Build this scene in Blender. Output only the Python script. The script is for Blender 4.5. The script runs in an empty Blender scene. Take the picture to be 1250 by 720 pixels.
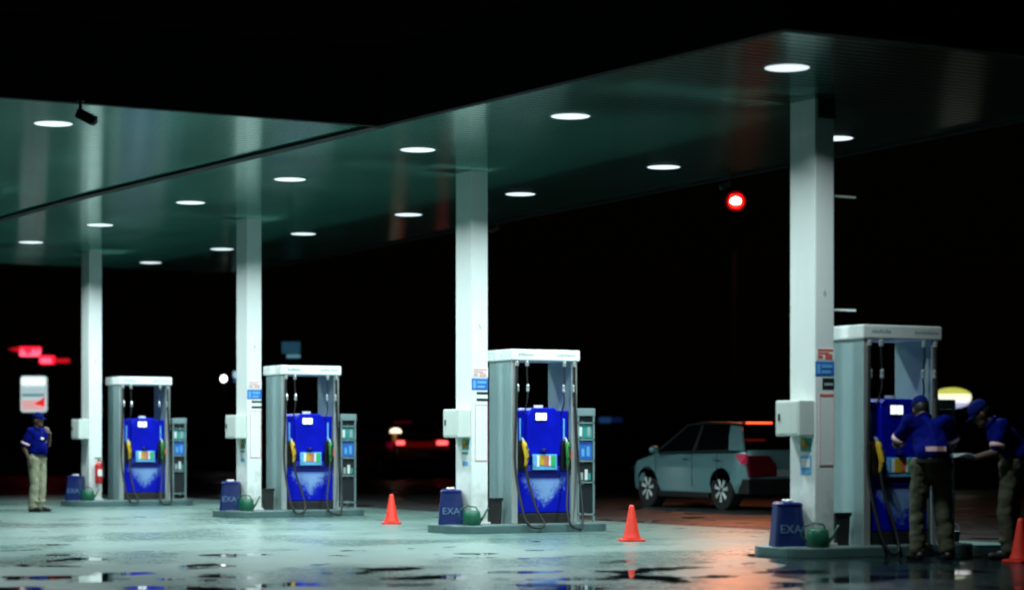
import bpy, bmesh, math, random
from mathutils import Vector, Matrix, Euler
random.seed(7)
S = bpy.context.scene
COL = S.collection
R = math.radians

# ------------------------------------------------------------------ place
F = 2806.0            # focal length in photo pixels
CZ = 1.15             # camera height
CEIL = 4.60           # canopy soffit height
TH = R(30.1)          # islands are turned 30 degrees
CO, SI = math.cos(TH), math.sin(TH)
P1 = Vector((3.04, 23.3, 0))
U = Vector((-SI, CO, 0)); V = Vector((CO, SI, 0))
PITCH = 7.09
def at(px, py, Y):    # photo pixel at a distance -> world point
    return Vector(((px - 625) / F * Y, Y, CZ + (540 - py) / F * Y))
def on_ground(px, py):
    Y = CZ * F / (py - 540)
    return Vector(((px - 625) / F * Y, Y, 0))
def loc(x, y, z=0.0): # canopy frame (x across, y along the row) -> world
    p = P1 + V * x + U * y
    return Vector((p.x, p.y, z))

# ------------------------------------------------------------------ materials
def sset(b, **k):
    for n, v in k.items():
        n = n.replace('_', ' ')
        if n in b.inputs: b.inputs[n].default_value = v
def mat(name, col, rough=0.5, metal=0.0, var=0.12, scale=6.0, coat=0.0, bump=0.0, dirt=0.0, spec=0.5):
    m = bpy.data.materials.new(name); m.use_nodes = True
    nt = m.node_tree; b = nt.nodes['Principled BSDF']
    c = (*col, 1)
    sset(b, Roughness=rough, Metallic=metal, Coat_Weight=coat, Coat_Roughness=0.08, Specular_IOR_Level=spec)
    tc = nt.nodes.new('ShaderNodeTexCoord')
    n = nt.nodes.new('ShaderNodeTexNoise'); n.inputs['Scale'].default_value = scale; n.inputs['Detail'].default_value = 6
    nt.links.new(tc.outputs['Object'], n.inputs['Vector'])
    r = nt.nodes.new('ShaderNodeMix'); r.data_type = 'RGBA'
    r.inputs[6].default_value = (*[x * (1 - var) for x in col], 1)
    r.inputs[7].default_value = (*[min(1, x * (1 + var)) for x in col], 1)
    nt.links.new(n.outputs['Fac'], r.inputs[0])
    out = r.outputs[2]
    if dirt > 0:
        n2 = nt.nodes.new('ShaderNodeTexNoise'); n2.inputs['Scale'].default_value = 2.3; n2.inputs['Detail'].default_value = 9
        n2.inputs['Roughness'].default_value = 0.7
        mp = nt.nodes.new('ShaderNodeMapping'); mp.inputs['Scale'].default_value = (3, 3, .5)
        nt.links.new(tc.outputs['Object'], mp.inputs['Vector']); nt.links.new(mp.outputs[0], n2.inputs['Vector'])
        cr = nt.nodes.new('ShaderNodeMapRange'); cr.inputs[1].default_value = .5; cr.inputs[2].default_value = .75; cr.inputs[4].default_value = dirt
        nt.links.new(n2.outputs['Fac'], cr.inputs[0])
        d = nt.nodes.new('ShaderNodeMix'); d.data_type = 'RGBA'; d.inputs[7].default_value = (.12, .11, .09, 1)
        nt.links.new(cr.outputs[0], d.inputs[0]); nt.links.new(out, d.inputs[6]); out = d.outputs[2]
    nt.links.new(out, b.inputs['Base Color'])
    mr = nt.nodes.new('ShaderNodeMapRange'); mr.inputs[3].default_value = max(.02, rough * .8); mr.inputs[4].default_value = min(1, rough * 1.2)
    nt.links.new(n.outputs['Fac'], mr.inputs[0]); nt.links.new(mr.outputs[0], b.inputs['Roughness'])
    if bump > 0:
        bp = nt.nodes.new('ShaderNodeBump'); bp.inputs['Strength'].default_value = bump; bp.inputs['Distance'].default_value = .01
        nt.links.new(n.outputs['Fac'], bp.inputs['Height']); nt.links.new(bp.outputs[0], b.inputs['Normal'])
    return m
def glow(name, col, strength):
    m = bpy.data.materials.new(name); m.use_nodes = True
    nt = m.node_tree; b = nt.nodes['Principled BSDF']
    sset(b, Base_Color=(*[min(.8, c) for c in col], 1), Emission_Color=(*col, 1), Emission_Strength=strength, Roughness=.3)
    return m

M = dict(
    column=mat('white_steel', (.80, .82, .82), .32, var=.04, scale=2, dirt=.10, coat=.25),
    collar=mat('dark_steel', (.015, .015, .016), .6),
    box=mat('box_enamel', (.62, .66, .63), .4, var=.05, dirt=.12),
    soffit=mat('soffit_metal', (.062, .205, .165), .165, metal=.94, var=.18, scale=.7, spec=.5),
    fascia=mat('fascia_paint', (.003, .003, .004), .7, spec=.1),
    seam=mat('seam_rubber', (.006, .010, .008), .7),
    lens=glow('lamp_lens', (.80, .95, 1.0), 1.12),
    bezel=mat('lamp_bezel', (.03, .06, .11), .4),
    kerb=mat('island_steel', (.09, .16, .165), .35, metal=.2, dirt=.35, scale=5),
    kerbtop=mat('island_concrete', (.17, .21, .21), .6, dirt=.3, bump=.2, scale=12),
    cap=mat('cap_white', (.80, .82, .82), .28, var=.03, coat=.2, dirt=.05),
    side=mat('side_panel_grey', (.29, .40, .42), .33, metal=.3, var=.06, scale=3, dirt=.12),
    blue=mat('pump_blue', (.002, .006, .42), .34, var=.45, scale=5, spec=.25),
    bluedark=mat('pump_navy', (.004, .006, .12), .35),
    black=mat('black_rubber', (.010, .010, .011), .55),
    blackgloss=mat('black_plastic', (.008, .008, .009), .3),
    screen=glow('pump_screen', (.85, .95, 1.0), 1.3),
    yellow=mat('nozzle_yellow', (.62, .38, .02), .4),
    green=mat('nozzle_green', (.02, .20, .04), .4),
    red=mat('signal_red', (.6, .02, .03), .4),
    orange=mat('label_orange', (.75, .18, .03), .5),
    lightblue=mat('label_sky', (.12, .40, .75), .5),
    labelgreen=mat('label_green', (.03, .42, .14), .5),
    white=mat('label_white', (.8, .8, .8), .5, var=.04),
    chrome=mat('fitting_zinc', (.6, .62, .62), .3, metal=.6),
    stblue=mat('notice_blue', (.03, .14, .52), .5, var=.2, scale=30),
    stred=mat('notice_red', (.78, .12, .10), .5),
    stpink=mat('notice_pink', (.75, .42, .42), .5),
    stblack=mat('notice_black', (.012, .016, .02), .5),
    stteal=mat('notice_teal', (.04, .30, .28), .5),
    stbrown=mat('notice_brown', (.30, .16, .05), .5),
    digit=mat('digit_grey', (.35, .40, .42), .6),
    bin=mat('bin_blue', (.003, .013, .10), .42, var=.2, scale=8, dirt=.2),
    binprint=mat('bin_print', (.10, .18, .32), .6),
    can=mat('can_green', (.005, .10, .055), .4, dirt=.25),
    cone=mat('cone_orange', (.80, .030, .012), .5, var=.08, dirt=.12),
    tyre=mat('tyre', (.010, .010, .011), .8),
    rim=mat('alloy', (.75, .80, .80), .3),
    silver=mat('car_silver', (.24, .46, .50), .30, metal=.45, coat=.9, var=.05),
    carred=mat('car_red', (.42, .008, .006), .35, coat=.8),
    glass=mat('car_glass', (.003, .003, .004), .12, spec=.15),
    trim=mat('car_trim', (.010, .010, .011), .5),
    tail=glow('tail_lamp', (.55, .004, .06), .13),
    tailpanel=glow('tail_red_panel', (.10, .003, .008), .022),
    tailhot=glow('tail_lamp_lit', (1.0, .10, .10), 3),
    tailglow=glow('tail_glow', (.30, .004, .004), .18),
    stop=glow('stop_lamp', (1.0, .06, .015), 5),
    skin=mat('skin', (.10, .05, .033), .5, var=.1, scale=20),
    hair=mat('hair', (.008, .007, .006), .6),
    shirt=mat('shirt_blue', (.001, .004, .12), .9, spec=.05, var=.4, scale=9, bump=.8),
    capblue=mat('cap_blue', (.002, .008, .11), .9, spec=.1, var=.2, scale=20),
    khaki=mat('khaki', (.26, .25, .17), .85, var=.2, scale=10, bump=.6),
    khakishade=mat('khaki_shaded', (.055, .052, .029), .85, var=.55, scale=8, bump=.6),  # khaki with the shade at the right-hand pump put into its colour
    shoe=mat('shoe', (.010, .009, .008), .5),
    pinkband=mat('reflective_band', (.75, .45, .48), .5),
    eye=mat('eye', (.02, .012, .01), .3),
    lip=mat('lip', (.14, .05, .04), .5),
    extred=mat('extinguisher_red', (.5, .012, .015), .3, coat=.5),
    post=mat('dark_post', (.004, .004, .005), .8, spec=.1),
)

# ------------------------------------------------------------------ mesh builder
# splash dirt round the column feet
_nt = M['column'].node_tree; _b = _nt.nodes['Principled BSDF']; _src = _b.inputs['Base Color'].links[0].from_socket
_g = _nt.nodes.new('ShaderNodeNewGeometry'); _sp = _nt.nodes.new('ShaderNodeSeparateXYZ'); _nt.links.new(_g.outputs['Position'], _sp.inputs[0])
_n = _nt.nodes.new('ShaderNodeTexNoise'); _n.inputs['Scale'].default_value = 7; _n.inputs['Detail'].default_value = 8; _nt.links.new(_g.outputs['Position'], _n.inputs['Vector'])
_r = _nt.nodes.new('ShaderNodeMapRange'); _r.inputs[1].default_value = .12; _r.inputs[2].default_value = .95; _r.inputs[3].default_value = .34; _r.inputs[4].default_value = -.30; _nt.links.new(_sp.outputs['Z'], _r.inputs[0])
_a = _nt.nodes.new('ShaderNodeMath'); _a.operation = 'ADD'; _nt.links.new(_r.outputs[0], _a.inputs[0]); _nt.links.new(_n.outputs['Fac'], _a.inputs[1])
_q = _nt.nodes.new('ShaderNodeMapRange'); _q.inputs[1].default_value = .45; _q.inputs[2].default_value = 1.0; _q.inputs[4].default_value = .75; _nt.links.new(_a.outputs[0], _q.inputs[0])
_x = _nt.nodes.new('ShaderNodeMix'); _x.data_type = 'RGBA'; _x.inputs[7].default_value = (.26, .25, .22, 1)
_nt.links.new(_q.outputs[0], _x.inputs[0]); _nt.links.new(_src, _x.inputs[6]); _nt.links.new(_x.outputs[2], _b.inputs['Base Color'])
# fine corrugation of the soffit sheets, running across the canopy
_nt = M['soffit'].node_tree; _b = _nt.nodes['Principled BSDF']
_tv = _nt.nodes.new('ShaderNodeCombineXYZ')      # brushed along the ribs: reflections smear across them
for _i in range(3): _tv.inputs[_i].default_value = U[_i]
_nt.links.new(_tv.outputs[0], _b.inputs['Tangent']); _b.inputs['Anisotropic'].default_value = .9
class MB:
    def __init__(s): s.bm = bmesh.new()
    def box(s, x0, x1, y0, y1, z0, z1, mi=0):
        vs = [s.bm.verts.new(p) for p in ((x0,y0,z0),(x1,y0,z0),(x1,y1,z0),(x0,y1,z0),(x0,y0,z1),(x1,y0,z1),(x1,y1,z1),(x0,y1,z1))]
        for f in ((0,3,2,1),(4,5,6,7),(0,1,5,4),(1,2,6,5),(2,3,7,6),(3,0,4,7)):
            s.bm.faces.new([vs[i] for i in f]).material_index = mi
        return s
    def prism(s, poly, z0, z1):   # poly in xy (ccw), extruded in z
        a = [s.bm.verts.new((x, y, z0)) for x, y in poly]; b = [s.bm.verts.new((x, y, z1)) for x, y in poly]
        n = len(poly)
        s.bm.faces.new(list(reversed(a))); s.bm.faces.new(b)
        for i in range(n): s.bm.faces.new((a[i], a[(i+1)%n], b[(i+1)%n], b[i]))
        return s
    def loft(s, rings, close=True):
        rs = [[s.bm.verts.new(p) for p in r] for r in rings]
        n = len(rs[0])
        for a, b in zip(rs, rs[1:]):
            for i in range(n): s.bm.faces.new((a[i], a[(i+1)%n], b[(i+1)%n], b[i]))
        if close:
            s.bm.faces.new(list(reversed(rs[0]))); s.bm.faces.new(rs[-1])
        return s
    def lathe(s, prof, seg=20, c=(0,0,0)):
        return s.loft([[(c[0]+r*math.cos(2*math.pi*i/seg), c[1]+r*math.sin(2*math.pi*i/seg), c[2]+z) for i in range(seg)] for r, z in prof])
    def tube(s, pts, r, seg=8):
        pts = [Vector(p) for p in pts]
        rr = r if isinstance(r, (list, tuple)) else [r]*len(pts)
        rings = []; ref = None
        for i, p in enumerate(pts):
            t = (pts[min(i+1, len(pts)-1)] - pts[max(i-1, 0)]).normalized()
            if ref is None:
                ref = Vector((0,0,1)) if abs(t.z) < .9 else Vector((1,0,0))
            a = (ref - t*ref.dot(t)).normalized(); ref = a; b = t.cross(a)
            rings.append([p + a*(rr[i]*math.cos(2*math.pi*k/seg)) + b*(rr[i]*math.sin(2*math.pi*k/seg)) for k in range(seg)])
        return s.loft(rings)
    def ell(s, c, r, rot=None, u=16, v=10):
        m = Matrix.Translation(Vector(c)) @ (rot.to_4x4() if rot else Matrix()) @ Matrix.Diagonal((*r, 1))
        bmesh.ops.create_uvsphere(s.bm, u_segments=u, v_segments=v, radius=1, matrix=m); return s
    def cap(s, p0, p1, r0, r1, flat=(1, 1), n=12):  # rounded tapered limb
        p0, p1 = Vector(p0), Vector(p1); d = p1-p0; L = d.length
        q = d.normalized().to_track_quat('Z', 'Y').to_matrix().to_4x4()
        m = Matrix.Translation(p0) @ q
        rings = []
        prof = [(r0*math.cos(a), r0*math.sin(a)) for a in (R(-80), R(-50), R(-20))] + [(r0, 0), (r1, L)] + [(r1*math.cos(a), L+r1*math.sin(a)) for a in (R(20), R(50), R(80))]
        for r, z in prof:
            rings.append([m @ Vector((r*flat[0]*math.cos(2*math.pi*k/n), r*flat[1]*math.sin(2*math.pi*k/n), z)) for k in range(n)])
        return s.loft(rings)
    def build(s, name, material, parent=None, bevel=0, smooth=False, remesh=0, seg=2, solid=0):
        bmesh.ops.recalc_face_normals(s.bm, faces=s.bm.faces[:])
        me = bpy.data.meshes.new(name); s.bm.to_mesh(me); s.bm.free()
        ms = material if isinstance(material, (list, tuple)) else [material]
        for m in ms: me.materials.append(m)
        o = bpy.data.objects.new(name, me); COL.objects.link(o)
        if solid:
            sd = o.modifiers.new('s', 'SOLIDIFY'); sd.thickness = solid; sd.offset = 0
        if remesh:
            rm = o.modifiers.new('r', 'REMESH'); rm.mode = 'VOXEL'; rm.voxel_size = remesh
            sm = o.modifiers.new('m', 'SMOOTH'); sm.factor = .5; sm.iterations = 3
        if bevel:
            b = o.modifiers.new('b', 'BEVEL'); b.width = bevel; b.segments = seg; b.limit_method = 'ANGLE'; b.angle_limit = R(40)
        if remesh or bevel or solid:
            dg = bpy.context.evaluated_depsgraph_get()
            m2 = bpy.data.meshes.new_from_object(o.evaluated_get(dg))
            o.modifiers.clear(); o.data = m2; m2.name = name
            bpy.data.meshes.remove(me)
            if not m2.materials:
                for m in ms: m2.materials.append(m)
        if smooth or remesh:
            for p in o.data.polygons: p.use_smooth = True
        if parent: o.parent = parent
        return o
def words(text, size, material, parent, name, pos, rot=(R(90), 0, 0), depth=.002):
    cu = bpy.data.curves.new(name, 'FONT'); cu.body = text; cu.size = size; cu.extrude = depth; cu.align_x = 'CENTER'; cu.align_y = 'CENTER'
    t = bpy.data.objects.new(name, cu); COL.objects.link(t)
    dg = bpy.context.evaluated_depsgraph_get(); me = bpy.data.meshes.new_from_object(t.evaluated_get(dg))
    COL.objects.unlink(t); bpy.data.objects.remove(t)
    me.materials.clear(); me.materials.append(material)
    o = bpy.data.objects.new(name, me); COL.objects.link(o)
    o.location = pos; o.rotation_euler = rot; o.parent = parent
    return o
def tag(o, label=None, cat=None, group=None, kind=None):
    if label: o['label'] = label
    if cat: o['category'] = cat
    if group: o['group'] = group
    if kind: o['kind'] = kind
    return o
def empty(name, p, rz=0.0):
    o = bpy.data.objects.new(name, None); COL.objects.link(o)
    o.location = p; o.rotation_euler = (0, 0, rz); o.empty_display_size = .2
    return o
def copy_tree(o, parent=None, skip=()):
    c = o.copy(); COL.objects.link(c); c.parent = parent
    for ch in [x for x in bpy.data.objects if x.parent == o]:
        if ch.name.split('.')[0] not in skip: copy_tree(ch, c, skip)
    return c
def rrect(x0, x1, y0, y1, r, n=6):
    pts = []
    for cx, cy, a0 in ((x1-r, y1-r, 0), (x0+r, y1-r, 90), (x0+r, y0+r, 180), (x1-r, y0+r, 270)):
        for k in range(n+1):
            a = R(a0+90*k/n); pts.append((cx+r*math.cos(a), cy+r*math.sin(a)))
    return pts

# ------------------------------------------------------------------ ground
def ground_mat(name, base, dry_r, wet_r, puddle_lo, puddle_hi, pud_col, spec=.5, bump=.25, pud_far=None):
    m = bpy.data.materials.new(name); m.use_nodes = True; nt = m.node_tree; L = nt.links; N = nt.nodes
    b = N['Principled BSDF']; sset(b, Specular_IOR_Level=spec)
    g = N.new('ShaderNodeNewGeometry')
    def noise(sc, det, ro=.55, off=0.0):
        n = N.new('ShaderNodeTexNoise'); n.inputs['Scale'].default_value = sc; n.inputs['Detail'].default_value = det; n.inputs['Roughness'].default_value = ro
        mp = N.new('ShaderNodeMapping'); mp.inputs['Location'].default_value = (off, off*.7, 0)
        L.new(g.outputs['Position'], mp.inputs[0]); L.new(mp.outputs[0], n.inputs['Vector']); return n.outputs['Fac']
    def rng(src, a, c, o0, o1, smooth=False):
        r = N.new('ShaderNodeMapRange'); r.interpolation_type = 'SMOOTHSTEP' if smooth else 'LINEAR'
        for i, v in enumerate((a, c, o0, o1)): r.inputs[i+1].default_value = v
        L.new(src, r.inputs[0]); return r.outputs[0]
    def mixc(f, a, c):
        x = N.new('ShaderNodeMix'); x.data_type = 'RGBA'; L.new(f, x.inputs[0])
        for i, v in ((6, a), (7, c)):
            if isinstance(v, tuple): x.inputs[i].default_value = (*v, 1)
            else: L.new(v, x.inputs[i])
        return x.outputs[2]
    def math_(op, a, c):
        x = N.new('ShaderNodeMath'); x.operation = op
        for i, v in ((0, a), (1, c)):
            if isinstance(v, (int, float)): x.inputs[i].default_value = v
            else: L.new(v, x.inputs[i])
        return x.outputs[0]
    big = noise(.35, 5); fine = noise(9, 6, .65, 3.1); mid = noise(1.6, 6, .6, 11.7)
    stain = rng(mid, .35, .7, 0, 1)
    col = mixc(fine, tuple(c*.8 for c in base), tuple(c*1.15 for c in base))
    col = mixc(stain, col, tuple(c*.78 for c in base))
    wet = rng(big, .40, .60, 0, 1, True)                     # damp sheets across the slab
    rough = math_('ADD', rng(wet, 0, 1, dry_r, wet_r), rng(fine, .3, .7, -.06, .06))
    pn = noise(1.25, 4, .45, 2.4)
    if pud_far is not None:                                  # water collects in the drive lane in front
        sx = N.new('ShaderNodeSeparateXYZ'); L.new(g.outputs['Position'], sx.inputs[0])
        pn = math_('SUBTRACT', pn, rng(sx.outputs['Y'], pud_far[0], pud_far[1], 0, pud_far[2]))
    pm = rng(pn, puddle_lo, puddle_hi, 0, 1, True)
    col = mixc(pm, col, pud_col)
    rmix = N.new('ShaderNodeMix'); L.new(pm, rmix.inputs[0]); L.new(rough, rmix.inputs[2]); rmix.inputs[3].default_value = .035
    L.new(col, b.inputs['Base Color']); L.new(rmix.outputs[0], b.inputs['Roughness'])
    bp = N.new('ShaderNodeBump'); bp.inputs['Distance'].default_value = .02
    st = math_('MULTIPLY', math_('SUBTRACT', 1.0, pm), bump); L.new(st, bp.inputs['Strength'])
    h = math_('ADD', math_('MULTIPLY', fine, .5), mid); L.new(h, bp.inputs['Height']); L.new(bp.outputs[0], b.inputs['Normal'])
    return m
GR_ASPH = ground_mat('wet_asphalt', (.022, .024, .025), .6, .4, .56, .64, (.008, .009, .010), spec=.35, bump=.5)
GR_CONC = ground_mat('wet_concrete', (.112, .182, .170), .40, .25, .535, .565, (.010, .016, .018), spec=.5, bump=.30, pud_far=(19.0, 27.0, .15))
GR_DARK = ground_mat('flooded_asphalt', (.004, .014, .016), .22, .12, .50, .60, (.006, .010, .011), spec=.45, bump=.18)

def sheet(name, pts, z, m, cuts=0):
    mb = MB(); mb.bm.faces.new([mb.bm.verts.new((x, y, z)) for x, y in pts])
    return tag(mb.build(name, m), kind='structure')
sheet('ground', [(-400, -60), (400, -60), (400, 900), (-400, 900)], 0, GR_ASPH)
def lp(x, y): p = loc(x, y); return (p.x, p.y)
slab = [lp(-17, -14), lp(3.75, -14), lp(3.75, 30), lp(-17, 30)]
sheet('forecourt_slab', slab, .004, GR_CONC)
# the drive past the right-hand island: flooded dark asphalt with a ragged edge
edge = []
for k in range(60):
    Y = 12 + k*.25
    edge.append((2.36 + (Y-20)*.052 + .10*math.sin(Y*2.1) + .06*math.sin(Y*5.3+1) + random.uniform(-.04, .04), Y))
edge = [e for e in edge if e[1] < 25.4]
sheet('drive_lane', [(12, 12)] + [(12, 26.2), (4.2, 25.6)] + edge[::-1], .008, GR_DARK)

# ------------------------------------------------------------------ canopy
def soffit(name, y0, y1, xn, xf, parent, z=CEIL):
    mb = MB(); step = .15; n = int((y1-y0)/step)
    prev = None
    for i in range(n+1):
        yb = y0 + i*(y1-y0)/n
        for dy, dz in ((0, .010), (.012, 0), (.13, 0), (.142, .010)):
            y = yb + dy
            if i == n and dy > 0: break
            a = loc(xn(y), y, z+dz); b = loc(xf(y), y, z+dz)
            cur = (mb.bm.verts.new(a), mb.bm.verts.new(b))
            if prev: mb.bm.faces.new((prev[0], prev[1], cur[1], cur[0]))
            prev = cur
    return mb.build(name, M['soffit'], parent)
A0, A1 = -3.2, 24.8
nearA = lambda y: -2.72 - .040*(y+3.2) if y < 12 else -3.33
farA = lambda y: 2.42 + .066*(y+3.2)
canA = empty('canopy', (0, 0, 0))
tag(canA, 'long flat canopy carrying two rows of lamps over the pump columns', 'canopy')
soffit('soffit', A0, A1, nearA, farA, canA)
def fascia(pts, parent, h=.85, t=.10, z=CEIL-.03):
    mb = MB()
    rings = []
    for (x, y), (nx, ny) in pts:
        rings.append([loc(x, y, z), loc(x+nx*t, y+ny*t, z), loc(x+nx*t, y+ny*t, z+h), loc(x, y, z+h)])
    for a, b in zip(rings, rings[1:]):
        m2 = MB  # one quad tube per side
        va = [mb.bm.verts.new(p) for p in a]; vb = [mb.bm.verts.new(p) for p in b]
        for i in range(4): mb.bm.faces.new((va[i], va[(i+1) % 4], vb[(i+1) % 4], vb[i]))
        mb.bm.faces.new(list(reversed(va))); mb.bm.faces.new(vb)
    return mb.build('fascia', M['fascia'], parent)
fascia([((nearA(3.7), 3.7), (-1, 0)), ((nearA(A0), A0), (-1, 0))], canA)
fascia([((nearA(A0)-.1, A0), (0, -1)), ((farA(A0)+.1, A0), (0, -1))], canA)
fascia([((farA(A0), A0), (1, 0)), ((farA(A1), A1), (1, 0))], canA)
fascia([((farA(A1)+.1, A1), (0, 1)), ((nearA(A1), A1), (0, 1))], canA)
mb = MB()
mb.bm.faces.new([mb.bm.verts.new(loc(x, y, CEIL+.5)) for x, y in ((nearA(A0)+.01, A0+.01), (farA(A0)-.01, A0+.01), (farA(A1)-.01, A1-.01), (nearA(12)+.05, A1-.01), (nearA(12)+.05, 12))])
mb.build('roof_deck', M['fascia'], canA, solid=.05)
canB = empty('canopy', (0, 0, 0))
tag(canB, 'lower left canopy extension with one big lamp and the security camera at its edge', 'canopy')
B0 = 3.70; BX = -10.5
soffit('soffit', B0, A1, lambda y: BX, lambda y: nearA(y)-.10, canB)
fascia([((BX, B0), (0, -1)), ((nearA(B0)-.1, B0), (0, -1))], canB)
fascia([((BX, A1), (-1, 0)), ((BX, B0-.1), (-1, 0))], canB)
mb = MB()
mb.bm.faces.new([mb.bm.verts.new(loc(x, y, CEIL+.5)) for x, y in ((BX+.01, B0+.01), (nearA(B0)-.12, B0+.01), (nearA(12)-.12, 12), (nearA(12)-.12, A1-.01), (BX+.01, A1-.01))])
mb.build('roof_deck', M['fascia'], canB, solid=.05)
mb = MB()
ys = [B0 + i*(A1-B0)/40 for i in range(41)]
mb.loft([[loc(nearA(y)-.13, y, CEIL-.035), loc(nearA(y)+.03, y, CEIL-.035), loc(nearA(y)+.03, y, CEIL+.03), loc(nearA(y)-.13, y, CEIL+.03)] for y in ys])
mb.build('gutter_strip', M['seam'], canB)

# ------------------------------------------------------------------ canopy lamps
def make_lamp():
    t = empty('canopy_lamp', (0, 0, 0), TH)
    MB().lathe([(.230, 0.012), (.230, -.002), (.220, -.0045), (.207, -.0045), (.207, .0)], 28).build('bezel', M['bezel'], t, smooth=False)
    MB().lathe([(.02, -.0125), (.10, -.0122), (.165, -.0112), (.196, -.0085), (.205, -.005), (.205, -.001)], 28).build('lens', M['lens'], t, smooth=True)
    l = bpy.data.lights.new('light_source', 'AREA'); l.shape = 'DISK'; l.size = .30; l.energy = LAMP_W; l.color = (.78, 1.0, .985); l.spread = R(150)
    lo = bpy.data.objects.new('light_source', l); COL.objects.link(lo); lo.location = (0, 0, -.022); lo.parent = t
    return t
LAMP_W = 168
row1 = [(-1.5, -1.58), (-1.58, 2.10), (-1.68, 5.38), (-1.71, 8.92), (-1.73, 12.3), (-1.68, 16.2), (-1.62, 19.8)]
row2 = [(1.94, 2.1), (1.78, 5.34), (1.81, 8.95), (1.79, 12.28), (1.77, 16.0), (1.78, 19.45), (1.80, 23.0)]
rowB = [(-6.13, 5.39), (-6.13, 8.95)]  # the second is added out of view to brighten the left ground
n1 = ['largest lamp, above and left of the right-hand column top', 'round lamp midway between the two right-hand columns', 'round lamp just left of the second column from the right',
      'round lamp above the second column from the left, right of its reflection', 'round lamp between the reflections of the two left-hand columns',
      'round lamp lying in the bright reflection of the leftmost column', 'small round lamp at the far left, lowest of the near row']
n2 = ['lamp half hidden behind the right-hand column top', 'oval lamp near the far canopy edge, left of the red signal', 'oval lamp right of the second column from the right, far row',
      'oval lamp left of the second column from the right, far row', 'lamp of the far row just right of the second column from the left',
      'far row lamp touching the left side of the second column from the left', 'lowest and farthest lamp, right of the leftmost column top']
nB = ['big bright lamp alone under the left canopy extension, beside the camera', 'lamp added under the left canopy extension, out of view, to light the ground', 'second lamp added under the left canopy extension, out of view, to light the ground']
proto = None
for pts, names, grp in ((row1, n1, 'lamps of the near canopy row'), (row2, n2, 'lamps of the far canopy row'), (rowB, nB, 'lamps under the left canopy')):
    for (x, y), nm in zip(pts, names):
        if proto is None: proto = make_lamp(); t = proto
        else: t = copy_tree(proto)
        t.location = loc(x, y, CEIL+.002)
        tag(t, 'white ' + nm, 'ceiling lamp', grp)

for ch in bpy.data.objects:      # the lamp by the right-hand column is dimmed to keep its island darker
    if ch.parent == proto and ch.type == 'LIGHT': ch.data = ch.data.copy(); ch.data.energy = LAMP_W*.6
# ------------------------------------------------------------------ islands
ISL_H = .11
place = ['rightmost', 'second from the right', 'second from the left', 'leftmost']
def make_island():
    t = empty('pump_island', (0, 0, 0), TH)
    o = rrect(-.50, 1.86, -.52, .52, .34, 8); i = rrect(-.44, 1.80, -.46, .46, .28, 8)
    MB().prism(o, 0, ISL_H-.004).build('kerb', M['kerb'], t, bevel=.012)
    MB().prism(i, ISL_H-.02, ISL_H).build('paving', M['kerbtop'], t)
    return t
isl_lab = ['dark wet concrete island under the pump where two attendants stand', 'concrete island beside the orange cone, with a blue bin and bright green can',
           'concrete island second from the left, just left of the small cone', 'farthest concrete island, at the left with the fire extinguisher column']
isl = make_island()
for k in range(4):
    t = isl if k == 0 else copy_tree(isl)
    t.location = P1 + U*(PITCH*k); tag(t, isl_lab[k], 'pump island', 'pump islands under the canopy')

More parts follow.
